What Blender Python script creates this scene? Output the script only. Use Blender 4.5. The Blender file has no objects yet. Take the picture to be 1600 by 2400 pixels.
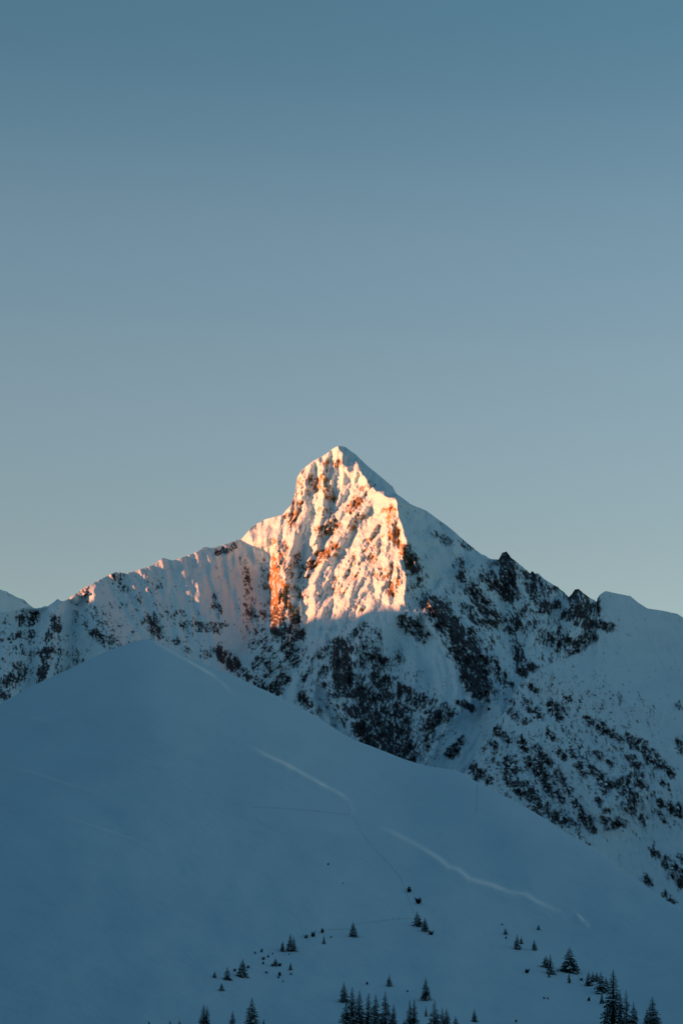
import bpy, math, random
import numpy as np
from mathutils import Vector
from mathutils.geometry import delaunay_2d_cdt

# ------------------------------------------------------------------ camera, sky, sun, exposure
scene = bpy.context.scene
FPX = 85.0 / 36.0 * 2400.0                      # focal length in photo pixels
PITCH = math.atan((2300 - 1200) / FPX)          # level horizon falls at photo row 2300
cam_data = bpy.data.cameras.new('camera')
cam_data.lens = 85.0
cam_data.sensor_fit = 'VERTICAL'
cam_data.sensor_height = 36.0
cam_data.clip_start = 1.0
cam_data.clip_end = 80000.0
cam = bpy.data.objects.new('camera', cam_data)
scene.collection.objects.link(cam)
cam.location = (0, 0, 0)
cam.rotation_euler = (math.pi / 2 + PITCH, 0, 0)
scene.camera = cam

SUN_AZ = (-0.93, -0.36)                         # horizontal direction towards the sun
SUN_EL = math.radians(6.0)
n_ = math.hypot(*SUN_AZ)
SUN_AZ = (SUN_AZ[0] / n_, SUN_AZ[1] / n_)
S_DIR = Vector((SUN_AZ[0] * math.cos(SUN_EL), SUN_AZ[1] * math.cos(SUN_EL), math.sin(SUN_EL)))

world = bpy.data.worlds.new('World')
scene.world = world
world.use_nodes = True
wn = world.node_tree.nodes
wl = world.node_tree.links
wn.clear()
w_out = wn.new('ShaderNodeOutputWorld')
w_bg = wn.new('ShaderNodeBackground')
w_sky = wn.new('ShaderNodeTexSky')
w_sky.sky_type = 'NISHITA'
w_sky.sun_disc = False
w_sky.sun_elevation = SUN_EL
w_sky.sun_rotation = math.atan2(SUN_AZ[0], SUN_AZ[1])
w_sky.altitude = 1800
w_sky.air_density = 1.0
w_sky.dust_density = 1.0
w_sky.ozone_density = 2.0
w_mix = wn.new('ShaderNodeMix')
w_mix.data_type = 'RGBA'
w_mix.blend_type = 'MULTIPLY'
w_mix.inputs['Factor'].default_value = 1.0
# tint put over the sky by elevation only (same all round): warm grey low down, teal higher up, overhead tuned to light the snow
w_co = wn.new('ShaderNodeTexCoord')
w_sep = wn.new('ShaderNodeSeparateXYZ')
wl.new(w_co.outputs['Generated'], w_sep.inputs['Vector'])
w_rmp = wn.new('ShaderNodeValToRGB')
SKY_TINT = [(0.00, (1.40, 1.25, 1.05)), (0.165, (1.75, 1.31, 1.00)), (0.245, (1.80, 1.41, 1.09)), (0.29, (1.66, 1.42, 1.12)), (0.39, (1.05, 1.20, 1.00)), (0.60, (0.76, 1.05, 0.95)), (1.0, (1.30, 1.40, 1.10))]
while len(w_rmp.color_ramp.elements) < len(SKY_TINT): w_rmp.color_ramp.elements.new(0.5)
for e_, (p_, c_) in zip(w_rmp.color_ramp.elements, SKY_TINT):
    e_.position = p_; e_.color = (c_[0], c_[1], c_[2], 1)
w_rmp.color_ramp.interpolation = 'EASE'
wl.new(w_sep.outputs['Z'], w_rmp.inputs['Fac'])
wl.new(w_rmp.outputs['Color'], w_mix.inputs['B'])
wl.new(w_sky.outputs['Color'], w_mix.inputs['A'])
wl.new(w_mix.outputs['Result'], w_bg.inputs['Color'])
w_bg.inputs['Strength'].default_value = 0.065
wl.new(w_bg.outputs['Background'], w_out.inputs['Surface'])

sun_data = bpy.data.lights.new('sun', 'SUN')
sun_data.energy = 5.0
sun_data.angle = math.radians(0.5)
sun_data.color = (1.0, 0.275, 0.10)
sun = bpy.data.objects.new('sun', sun_data)
scene.collection.objects.link(sun)
sun.rotation_euler = S_DIR.to_track_quat('Z', 'Y').to_euler()
sun.location = (-300, -200, 300)

scene.view_settings.view_transform = 'Standard'
scene.view_settings.look = 'None'
scene.view_settings.exposure = 1.206
scene.view_settings.gamma = 1.0

# ------------------------------------------------------------------ helpers
COL = scene.collection
CP, SP = math.cos(PITCH), math.sin(PITCH)

def unproject(px, py, Y):
    """photo pixel + distance along +Y -> world position"""
    px = np.asarray(px, float); py = np.asarray(py, float)
    u = (px - 800.0) / FPX
    v = (1200.0 - py) / FPX
    dy = CP - v * SP
    k = Y / dy
    return np.stack([u * k, np.broadcast_to(Y, k.shape) * 1.0, (SP + v * CP) * k], -1)

_perm = {}
def perlin(x, y, seed=0):
    if seed not in _perm:
        r = np.random.RandomState(seed + 17)
        a = r.rand(256) * 2 * np.pi
        _perm[seed] = (r.permutation(256), np.cos(a), np.sin(a))
    p, gx, gy = _perm[seed]
    xi = np.floor(x).astype(np.int64); yi = np.floor(y).astype(np.int64)
    xf = x - xi; yf = y - yi
    u = xf * xf * xf * (xf * (xf * 6 - 15) + 10)
    v = yf * yf * yf * (yf * (yf * 6 - 15) + 10)
    def g(ix, iy, dx, dy):
        h = p[(p[ix & 255] + iy) & 255]
        return gx[h] * dx + gy[h] * dy
    a = g(xi, yi, xf, yf); b = g(xi + 1, yi, xf - 1, yf)
    c = g(xi, yi + 1, xf, yf - 1); d = g(xi + 1, yi + 1, xf - 1, yf - 1)
    return ((a + (b - a) * u) * (1 - v) + (c + (d - c) * u) * v) * 1.5

def fbm(x, y, octs=4, seed=0, gain=0.5, lac=2.03):
    s = 0; a = 1.0; t = 0
    for o in range(octs):
        s = s + a * perlin(x, y, seed + o); t += a
        a *= gain; x = x * lac + 3.7; y = y * lac + 9.1
    return s / t

def ridged(x, y, octs=3, seed=0):
    s = 0; a = 1.0; t = 0
    for o in range(octs):
        s = s + a * (1 - np.abs(perlin(x, y, seed + o)) * 1.6) ** 2; t += a
        a *= .5; x = x * 2.1 + 5.3; y = y * 2.1 + 1.7
    return s / t

def smooth(e0, e1, x):
    t = np.clip((x - e0) / (e1 - e0), 0, 1)
    return t * t * (3 - 2 * t)

def box_blur(a, r, times=3):
    for _ in range(times):
        for ax in (0, 1):
            n = a.shape[ax]
            pad = [(0, 0), (0, 0)]; pad[ax] = (r + 1, r)
            c = np.cumsum(np.pad(a, pad, mode='edge'), axis=ax)
            hi = np.take(c, np.arange(2 * r + 1, 2 * r + 1 + n), axis=ax)
            lo = np.take(c, np.arange(0, n), axis=ax)
            a = (hi - lo) / (2 * r + 1)
    return a

class Canvas:
    """regular raster over a frontal window of a mountain, in photo-pixel units"""
    def __init__(s, x0, x1, y0, y1, step):
        s.x0, s.y0, s.step = x0, y0, step
        s.nx = int((x1 - x0) / step) + 1; s.ny = int((y1 - y0) / step) + 1
        s.X, s.Y = np.meshgrid(x0 + np.arange(s.nx) * step, y0 + np.arange(s.ny) * step)
    def sample(s, a, x, y):
        fx = np.clip((x - s.x0) / s.step, 0, s.nx - 1.001)
        fy = np.clip((y - s.y0) / s.step, 0, s.ny - 1.001)
        ix = fx.astype(np.int64); iy = fy.astype(np.int64)
        fx = fx - ix; fy = fy - iy
        return (a[iy, ix] * (1 - fx) + a[iy, ix + 1] * fx) * (1 - fy) + \
               (a[iy + 1, ix] * (1 - fx) + a[iy + 1, ix + 1] * fx) * fy
    def facets(s, lines):
        """piecewise-linear surface through ridge and gully lines [(x,y,val),...]"""
        pts = []; vals = []; edges = []
        for ln in lines:
            b = len(pts)
            for q in ln:
                pts.append(Vector((q[0], q[1]))); vals.append(q[2])
            edges += [(b + i, b + i + 1) for i in range(len(ln) - 1)]
        ov, oe, of, o_v, o_e, o_f = delaunay_2d_cdt(pts, edges, [], 0, 1e-4)
        nv = []
        for i, src in enumerate(o_v):
            if len(src): nv.append(vals[src[0]])
            else:                                   # crossing: nearest control value
                j = min(range(len(pts)), key=lambda k: (pts[k] - ov[i]).length_squared)
                nv.append(vals[j])
        out = np.zeros((s.ny, s.nx)); 
        for f in of:
            (ax, ay), (bx, by), (cx, cy) = [ov[k] for k in f]
            den = (by - cy) * (ax - cx) + (cx - bx) * (ay - cy)
            if abs(den) < 1e-9: continue
            i0 = max(0, int((min(ax, bx, cx) - s.x0) / s.step)); i1 = min(s.nx, int((max(ax, bx, cx) - s.x0) / s.step) + 2)
            j0 = max(0, int((min(ay, by, cy) - s.y0) / s.step)); j1 = min(s.ny, int((max(ay, by, cy) - s.y0) / s.step) + 2)
            if i1 <= i0 or j1 <= j0: continue
            X = s.X[j0:j1, i0:i1]; Y = s.Y[j0:j1, i0:i1]
            l1 = ((by - cy) * (X - cx) + (cx - bx) * (Y - cy)) / den
            l2 = ((cy - ay) * (X - cx) + (ax - cx) * (Y - cy)) / den
            l3 = 1 - l1 - l2
            m = (l1 >= -1e-6) & (l2 >= -1e-6) & (l3 >= -1e-6)
            v = l1 * nv[f[0]] + l2 * nv[f[1]] + l3 * nv[f[2]]
            sub = out[j0:j1, i0:i1]; sub[m] = v[m]
        return out
    def directions(s, arrows):
        """fall-line direction field from a few arrows (x, y, dx, dy)"""
        dx = np.zeros_like(s.X); dy = np.zeros_like(s.X); w = np.zeros_like(s.X)
        for (x, y, vx, vy) in arrows:
            n = math.hypot(vx, vy)
            k = 1.0 / (((s.X - x) ** 2 + (s.Y - y) ** 2) + 400.0) ** 1.5
            dx += k * vx / n; dy += k * vy / n; w += k
        n = np.sqrt(dx * dx + dy * dy) + 1e-9
        return dx / n, dy / n
    def streaks(s, src, D, length, stp):
        """smear a noise along the fall line"""
        acc = src.copy(); cnt = 1.0
        n = int(length / stp)
        for sg in (1, -1):
            x = s.X.copy(); y = s.Y.copy()
            for i in range(n):
                ddx = s.sample(D[0], x, y); ddy = s.sample(D[1], x, y)
                x = x + sg * stp * ddx; y = y + sg * stp * ddy
                wgt = 1 - (i + 1) / (n + 1)
                acc += s.sample(src, x, y) * wgt; cnt += wgt
        acc /= cnt
        acc -= acc.mean()
        return acc / (acc.std() + 1e-9)
    def capsules(s, caps):
        """soft union of capsules (x0,y0,x1,y1,width,strength)"""
        out = np.zeros_like(s.X)
        for (x0, y0, x1, y1, w, st) in caps:
            m = 2.2 * w
            i0 = max(0, int((min(x0, x1) - m - s.x0) / s.step)); i1 = min(s.nx, int((max(x0, x1) + m - s.x0) / s.step) + 2)
            j0 = max(0, int((min(y0, y1) - m - s.y0) / s.step)); j1 = min(s.ny, int((max(y0, y1) + m - s.y0) / s.step) + 2)
            if i1 <= i0 or j1 <= j0: continue
            X = s.X[j0:j1, i0:i1]; Y = s.Y[j0:j1, i0:i1]
            ex, ey = x1 - x0, y1 - y0
            L = ex * ex + ey * ey + 1e-6
            t = np.clip(((X - x0) * ex + (Y - y0) * ey) / L, 0, 1)
            d = np.sqrt((X - x0 - t * ex) ** 2 + (Y - y0 - t * ey) ** 2) / w
            v = st * (1 - smooth(0.45, 1.5, d))
            out[j0:j1, i0:i1] = np.maximum(out[j0:j1, i0:i1], v)
        return out

def grid_object(name, V, attrs, mat, parent=None, flip=False):
    """V: rows x cols x 3 -> one mesh object"""
    nr, nc = V.shape[:2]
    me = bpy.data.meshes.new(name)
    idx = np.arange(nr * nc).reshape(nr, nc)
    q = np.stack([idx[:-1, :-1], idx[1:, :-1], idx[1:, 1:], idx[:-1, 1:]], -1).reshape(-1, 4)
    if flip: q = q[:, ::-1]
    me.vertices.add(nr * nc)
    me.vertices.foreach_set('co', np.ascontiguousarray(V, dtype=np.float32).ravel())
    me.loops.add(q.size)
    me.loops.foreach_set('vertex_index', np.ascontiguousarray(q, dtype=np.int32).ravel())
    me.polygons.add(len(q))
    me.polygons.foreach_set('loop_start', np.arange(0, q.size, 4, dtype=np.int32))
    me.polygons.foreach_set('use_smooth', np.ones(len(q), dtype=bool))
    me.update(calc_edges=True)
    for k, a in attrs.items():
        at = me.attributes.new(k, 'FLOAT', 'POINT')
        at.data.foreach_set('value', np.ascontiguousarray(a, dtype=np.float32).ravel())
    me.materials.append(mat)
    ob = bpy.data.objects.new(name, me)
    COL.objects.link(ob)
    if parent: ob.parent = parent
    return ob

def relief(name, cols, top, bot, nrows, yfun, attrfun, mat, back_len=500., back_n=30, back_slope=0.8,
           floor=-45., skirt_slope=0.9, row_pow=1.0):
    """a mountain side from its skyline down, with a far side behind the skyline and a foot below"""
    T = (np.linspace(0, 1, nrows) ** row_pow)[:, None]
    PX = np.broadcast_to(cols[None, :], (nrows, len(cols)))
    wide = box_blur(np.repeat(top[None], 3, 0), 40, 2)[1]
    bw = smooth(0, 0.35, T)
    bs = top[None, :] * (1 - bw) + np.minimum(wide, bot - 20)[None, :] * bw
    PY = bs + (bot[None, :] - bs) * T
    Y = yfun(PX, PY)
    F = unproject(PX, PY, Y)
    at = attrfun(PX, PY)
    k = (np.linspace(0, 1, back_n + 1)[1:] ** 1.8)[::-1][:, None]
    d = k * back_len
    B = np.repeat(F[:1], back_n, 0).copy()
    wob = fbm(PX[:1] / 40.0 + 0 * d, d / 60.0 + PX[:1] * 0.01, 3, 77) * np.minimum(d * 0.25, 12)
    B[..., 1] += d
    B[..., 2] -= d * back_slope * (d / (d + 12)) + np.abs(wob) * 0.8
    ns = 24
    lastz = F[-1, :, 2]
    drop = np.maximum(lastz - floor, 1.0)
    kk = (np.arange(1, ns + 1) / ns)[:, None]
    S = np.repeat(F[-1:], ns, 0).copy()
    S[..., 2] -= kk * drop[None, :]
    S[..., 1] -= kk * drop[None, :] / skirt_slope
    V = np.concatenate([B, F, S], 0)
    A = {n: np.concatenate([np.repeat(a[:1], back_n, 0), a, np.repeat(a[-1:], ns, 0)], 0) for n, a in at.items()}
    return grid_object(name, V, A, mat)

def structure(o, label=None):
    o['kind'] = 'structure'
    if label: o['label'] = label
    return o

def interp_line(pts, x):
    p = np.array(pts, float)
    return np.interp(x, p[:, 0], p[:, 1])

# ------------------------------------------------------------------ materials
def new_mat(name):
    m = bpy.data.materials.new(name)
    m.use_nodes = True
    nt = m.node_tree
    b = nt.nodes['Principled BSDF']
    b.inputs['Specular IOR Level'].default_value = 0.2
    return m, nt, b

def noise_node(nt, scale, detail=4, rough=0.55, vec=None):
    n = nt.nodes.new('ShaderNodeTexNoise')
    n.inputs['Scale'].default_value = scale
    n.inputs['Detail'].default_value = detail
    n.inputs['Roughness'].default_value = rough
    if vec is not None: nt.links.new(vec, n.inputs['Vector'])
    return n

def ramp(nt, fac, stops):
    r = nt.nodes.new('ShaderNodeValToRGB')
    els = r.color_ramp.elements
    while len(els) < len(stops): els.new(0.5)
    for e, (p, c) in zip(els, stops):
        e.position = p; e.color = (*c, 1)
    nt.links.new(fac, r.inputs['Fac'])
    return r

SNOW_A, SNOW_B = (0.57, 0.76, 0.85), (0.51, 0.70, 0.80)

def terrain_material(name, coarse=0.02, bump=1.0, dist=1.5, with_rock=True):
    m, nt, b = new_mat(name)
    L = nt.links
    geo = nt.nodes.new('ShaderNodeNewGeometry')
    n1 = noise_node(nt, coarse, 6, 0.6, geo.outputs['Position'])
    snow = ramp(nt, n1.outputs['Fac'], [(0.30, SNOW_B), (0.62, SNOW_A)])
    if with_rock:
        rock = nt.nodes.new('ShaderNodeAttribute'); rock.attribute_name = 'rock'
        sunlit_och = nt.nodes.new('ShaderNodeAttribute'); sunlit_och.attribute_name = 'sunlit_ochre'
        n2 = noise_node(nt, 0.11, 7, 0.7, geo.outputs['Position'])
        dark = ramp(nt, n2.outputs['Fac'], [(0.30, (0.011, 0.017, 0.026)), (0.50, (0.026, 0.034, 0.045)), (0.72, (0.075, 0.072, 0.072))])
        warm = ramp(nt, n2.outputs['Fac'], [(0.30, (0.08, 0.056, 0.032)), (0.50, (0.34, 0.215, 0.085)), (0.72, (0.52, 0.36, 0.16))])  # warm copy of the rock colour, standing in for sunlight on the face
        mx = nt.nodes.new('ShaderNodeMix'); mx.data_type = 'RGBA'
        L.new(sunlit_och.outputs['Fac'], mx.inputs['Factor'])
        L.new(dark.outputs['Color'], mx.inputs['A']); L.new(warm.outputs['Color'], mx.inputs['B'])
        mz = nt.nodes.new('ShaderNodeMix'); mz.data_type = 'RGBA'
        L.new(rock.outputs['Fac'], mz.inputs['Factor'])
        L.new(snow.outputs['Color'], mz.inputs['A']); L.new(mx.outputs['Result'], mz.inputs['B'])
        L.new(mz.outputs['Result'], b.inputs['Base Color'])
    else:                                            # drifted snow made whiter, painting in the sky glow on the wind lips
        dr = nt.nodes.new('ShaderNodeAttribute'); dr.attribute_name = 'drift_glow'
        mx = nt.nodes.new('ShaderNodeMix'); mx.data_type = 'RGBA'
        L.new(dr.outputs['Fac'], mx.inputs['Factor'])
        L.new(snow.outputs['Color'], mx.inputs['A']); mx.inputs['B'].default_value = (0.93, 0.96, 0.97, 1)
        L.new(mx.outputs['Result'], b.inputs['Base Color'])
    b.inputs['Roughness'].default_value = 0.75
    n3 = noise_node(nt, 0.16 / dist, 5, 0.6, geo.outputs['Position'])
    bp = nt.nodes.new('ShaderNodeBump')
    bp.inputs['Strength'].default_value = 0.35 * bump
    bp.inputs['Distance'].default_value = dist
    L.new(n3.outputs['Fac'], bp.inputs['Height'])
    L.new(bp.outputs['Normal'], b.inputs['Normal'])
    return m

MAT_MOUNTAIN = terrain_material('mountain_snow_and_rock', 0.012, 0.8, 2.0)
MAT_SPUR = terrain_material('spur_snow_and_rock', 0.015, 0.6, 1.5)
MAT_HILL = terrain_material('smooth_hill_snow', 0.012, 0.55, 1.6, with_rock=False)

# ------------------------------------------------------------------ outlines read from the photograph
SKYLINE = [(-700, 1560), (-420, 1510), (-300, 1462), (-160, 1472), (0, 1436), (36, 1429), (75, 1422), (86, 1426), (114, 1420), (136, 1404), (143, 1408), (154, 1408), (200, 1377),
           (229, 1361), (271, 1341), (296, 1344), (354, 1326), (384, 1306), (404, 1314), (461, 1294), (479, 1282), (500, 1285),
           (532, 1274), (566, 1264), (591, 1234), (617, 1219), (661, 1207), (680, 1186), (692, 1154), (696, 1119), (709, 1100),
           (735, 1079), (757, 1068), (775, 1055), (786, 1047), (795, 1045), (808, 1047), (834, 1066), (859, 1090), (894, 1119), (920, 1141),
           (928, 1157), (964, 1183), (999, 1197), (1052, 1236), (1096, 1274), (1123, 1296), (1150, 1310), (1168, 1310), (1177, 1294),
           (1186, 1292), (1199, 1310), (1235, 1336), (1241, 1343), (1246, 1336), (1253, 1345), (1262, 1343), (1275, 1359),
           (1302, 1374), (1333, 1399), (1346, 1383), (1353, 1381), (1373, 1394), (1395, 1408), (1420, 1440), (1500, 1480), (1760, 1540), (2300, 1640)]
HILL_TOP = [(-1000, 2080), (-600, 1960), (-200, 1765), (-150, 1738), (0, 1650), (71, 1610), (143, 1577), (250, 1526), (303, 1508), (335, 1499), (350, 1497), (378, 1510), (428, 1536),
            (482, 1558), (520, 1574), (551, 1584), (589, 1603), (635, 1624), (684, 1649), (734, 1675), (788, 1710), (826, 1733),
            (883, 1754), (941, 1777), (979, 1790), (1017, 1798), (1056, 1804), (1072, 1806), (1090, 1815), (1119, 1834), (1161, 1854),
            (1236, 1895), (1290, 1927), (1336, 1959), (1376, 1979), (1415, 2006), (1486, 2059), (1540, 2098), (1600, 2134), (1760, 2235), (1820, 2270), (2100, 2390), (2700, 2560)]
SPUR_TOP = [(1000, 1960), (1060, 1860), (1085, 1818), (1120, 1762), (1150, 1712), (1180, 1672), (1205, 1620), (1222, 1598), (1260, 1573), (1300, 1551),
            (1345, 1535), (1372, 1526), (1384, 1497), (1392, 1450), (1398, 1404), (1404, 1394), (1418, 1385), (1440, 1390), (1476, 1397),
            (1494, 1412), (1516, 1426), (1556, 1432), (1587, 1439), (1600, 1448), (1760, 1490), (1950, 1530), (2120, 1505), (2600, 1700)]
FAR_TOP = [(-300, 1330), (-160, 1345), (-60, 1352), (0, 1381), (15, 1386), (39, 1399), (57, 1406), (73, 1420), (120, 1455), (220, 1520)]

# ------------------------------------------------------------------ main mountain
cv = Canvas(-170, 1770, 1030, 1960, 1.6)

sky_off_pts = [(-170, -260), (0, -190), (136, -129), (271, -66), (384, -15), (479, 30), (545, 66), (566, 98), (591, 96), (617, 86), (661, 70), (692, 48), (735, 25),
               (795, 0), (834, 20), (894, 45), (928, 70), (999, 95), (1096, 125), (1150, 140), (1186, 115), (1235, 140), (1333, 170),
               (1353, 155), (1395, 180), (1770, 230)]
sky_line = [(x, y, float(np.interp(x, [p[0] for p in sky_off_pts], [p[1] for p in sky_off_pts]))) for x, y in SKYLINE if 0 < x < 1500][::2]
OFF_LINES = [
    [(x, 1020, float(np.interp(x, [p[0] for p in sky_off_pts], [p[1] for p in sky_off_pts]))) for x in range(-180, 1781, 140)],
    sky_line,
    # ribs and gullies of the left ridge
    [(-180, 1500, -255), (-180, 1970, -240)],
    [(10, 1470, -180), (30, 1560, -185), (20, 1680, -190)],
    [(85, 1440, -135), (80, 1520, -140), (60, 1640, -145)],
    [(136, 1420, -155), (128, 1480, -160), (105, 1580, -160), (80, 1660, -160)],
    [(180, 1420, -85), (170, 1500, -90), (150, 1600, -90)],
    [(220, 1385, -105), (232, 1440, -125), (265, 1500, -120), (300, 1560, -110)],
    [(250, 1375, -72), (290, 1440, -64), (345, 1510, -52)],
    [(285, 1365, -52), (340, 1440, -42), (380, 1520, -36)],
    [(384, 1320, -20), (400, 1400, -14), (420, 1500, -12), (430, 1600, -20)],
    [(425, 1318, 0), (462, 1370, 8), (482, 1440, 10), (500, 1520, 6), (515, 1600, 0)],
    # bowl left of the lit face
    [(530, 1300, 56), (530, 1400, 56), (545, 1480, 48), (545, 1560, 36)],
    [(574, 1290, 98), (602, 1335, 104), (600, 1400, 94), (578, 1500, 68), (558, 1570, 46)],
    # foot of the lit wall and its left edge
    [(628, 1300, 92), (630, 1380, 84), (632, 1460, 66), (610, 1560, 38)],
    [(650, 1260, 52), (648, 1320, 40), (650, 1400, 28), (658, 1470, 18), (650, 1560, 8), (640, 1640, 0)],
    # gullies and ribs on the lit face
    [(722, 1110, 22), (718, 1150, 25), (712, 1200, 28), (690, 1260, 28), (672, 1320, 20), (665, 1400, 10)],
    [(738, 1100, 33), (736, 1150, 38), (726, 1220, 42), (712, 1300, 42), (700, 1370, 32), (712, 1440, 18), (715, 1480, 10)],
    [(758, 1085, 8), (760, 1130, 8), (756, 1190, 6), (750, 1240, 5), (742, 1262, 8)],
    [(778, 1085, 14), (782, 1130, 22), (775, 1190, 24), (770, 1245, 24), (748, 1300, 26), (728, 1350, 20)],
    [(862, 1180, -26), (825, 1225, -18), (795, 1262, -10), (765, 1310, -4), (735, 1360, 0), (715, 1400, 2)],
    [(868, 1200, -18), (835, 1245, -6), (812, 1285, 2), (790, 1330, 4), (778, 1390, 2), (775, 1450, -4)],
    [(905, 1200, -52), (870, 1250, -42), (840, 1310, -34), (815, 1370, -28), (800, 1430, -26), (790, 1480, -25)],
    [(748, 1400, -8), (745, 1460, -10)],
    [(905, 1300, -62), (880, 1350, -50), (870, 1390, -42), (850, 1440, -40)],
    [(810, 1110, 8), (825, 1140, 5), (822, 1170, 2)],
    [(845, 1110, -20), (838, 1150, -16), (815, 1200, -10)],
    # crest between the lit face and the shaded right face
    [(800, 1056, -2), (803, 1085, -10), (822, 1108, -8), (845, 1107, -24), (872, 1140, -32), (905, 1166, -48), (926, 1168, -52), (933, 1212, -72),
     (948, 1252, -84), (938, 1310, -88), (952, 1370, -95), (935, 1440, -98), (880, 1490, -108), (835, 1520, -112)],
    # shaded right face
    [(965, 1240, -20), (990, 1320, -45), (985, 1400, -60), (990, 1470, -70)],
    [(1040, 1280, 50), (1045, 1350, 25), (1070, 1420, 0)],
    [(1000, 1405, -70), (1080, 1495, -72), (1140, 1590, -78), (1160, 1640, -84)],
    [(985, 1440, -85), (1055, 1540, -95), (1110, 1640, -110)],
    [(1090, 1400, 20), (1140, 1470, 5), (1165, 1540, -30)],
    [(1120, 1330, 70), (1150, 1360, 75), (1170, 1420, 70)],
    [(1172, 1400, 92), (1182, 1470, 70), (1208, 1540, 40), (1225, 1600, 20)],
    [(1190, 1340, 105), (1200, 1400, 90), (1225, 1480, 60), (1235, 1560, 30)],
    [(1260, 1400, 120), (1280, 1470, 100), (1290, 1560, 80)],
    [(1350, 1410, 130), (1340, 1470, 120), (1330, 1560, 110)],
    [(1395, 1440, 160), (1400, 1560, 150)],
    # lower buttress
    [(870, 1420, -72), (800, 1500, -62), (770, 1545, -60)],
    [(835, 1520, -112), (800, 1600, -118), (840, 1690, -135), (900, 1770, -150), (910, 1850, -160)],
    [(700, 1500, 0), (745, 1600, -35), (785, 1680, -55), (830, 1760, -70), (850, 1850, -80)],
    [(690, 1560, -5), (720, 1640, -30), (770, 1720, -50)],
    [(900, 1560, -98), (960, 1640, -112), (1000, 1700, -120), (990, 1790, -130)],
    [(985, 1580, -92), (1040, 1660, -118), (1050, 1700, -118)],
    [(1125, 1665, -80), (1105, 1720, -84), (1060, 1800, -92), (1040, 1860, -100)],
    [(600, 1600, 10), (660, 1660, 0), (700, 1800, -30)],
    [(x, 1970, -60 if 500 < x < 1300 else (-200 + x * 0.25 if x <= 500 else 60)) for x in range(-170, 1771, 160)],
]
off = cv.facets(OFF_LINES)
wx = 7 * fbm(cv.X / 34, cv.Y / 34, 4, 5); wy = 7 * fbm(cv.X / 34, cv.Y / 34, 4, 25)
off = cv.sample(off, cv.X + wx, cv.Y + wy)
off = box_blur(off, 1, 2)
_lz = cv.capsules([(760, 1150, 820, 1380, 130, 1.0)])
off = off + 0.25 * _lz * (off - box_blur(off, 18, 2))      # the sunlit face is more deeply fluted
off = off + (1 - _lz) * (1.1 - 0.6 * smooth(640, 560, cv.X)) * (off - box_blur(off, 26, 2))    # deep gullies and bold buttresses elsewhere

ARROWS = [(50, 1500, .05, 1), (150, 1520, -.15, 1), (250, 1450, .55, 1), (330, 1460, .5, 1), (400, 1420, .3, 1), (480, 1420, .3, 1), (560, 1400, .1, 1), (620, 1550, -.75, 1),
          (600, 1350, .1, 1), (750, 1120, -.1, 1), (850, 1250, -.9, 1), (890, 1200, -.8, 1), (720, 1340, -.55, 1), (655, 1400, 0, 1), (800, 1380, -.55, 1), (850, 1370, -.6, 1),
          (930, 1250, .05, 1), (1000, 1300, .6, 1), (1100, 1480, .7, 1), (1050, 1400, .65, 1), (1130, 1440, .7, 1), (1180, 1350, .35, 1), (1190, 1480, .3, 1),
          (1250, 1480, .0, 1), (1350, 1480, -.5, 1), (800, 1560, 0, 1), (880, 1620, -.25, 1), (900, 1700, .2, 1), (1000, 1720, -.5, 1), (1080, 1760, -.75, 1),
          (700, 1560, -.45, 1), (770, 1680, .5, 1), (950, 1480, .3, 1)]
D = cv.directions(ARROWS)
rs = np.random.RandomState(4)
src_c = fbm(cv.X / 17, cv.Y / 17, 2, 31)
src_m = fbm(cv.X / 7.5, cv.Y / 7.5, 2, 41)
src_f = fbm(cv.X / 3.6, cv.Y / 3.6, 2, 51)
st_c = cv.streaks(src_c, D, 26, 4)
st_l = cv.streaks(fbm(cv.X / 34, cv.Y / 34, 2, 35), D, 60, 6)
st_m = cv.streaks(src_m, D, 9, 2.2)
st_f = cv.streaks(src_f, D, 3.6, 1.8)
r1 = cv.streaks(ridged(cv.X / 21, cv.Y / 21, 3, 341), D, 9, 2.2)
r2 = cv.streaks(ridged(cv.X / 7, cv.Y / 7, 2, 351), D, 4, 1.6)
iso = fbm(cv.X / 22, cv.Y / 22, 5, 301, gain=.62); iso /= iso.std()
fine = fbm(cv.X / 4.2, cv.Y / 4.2, 2, 311, gain=.7); fine /= fine.std()

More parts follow.
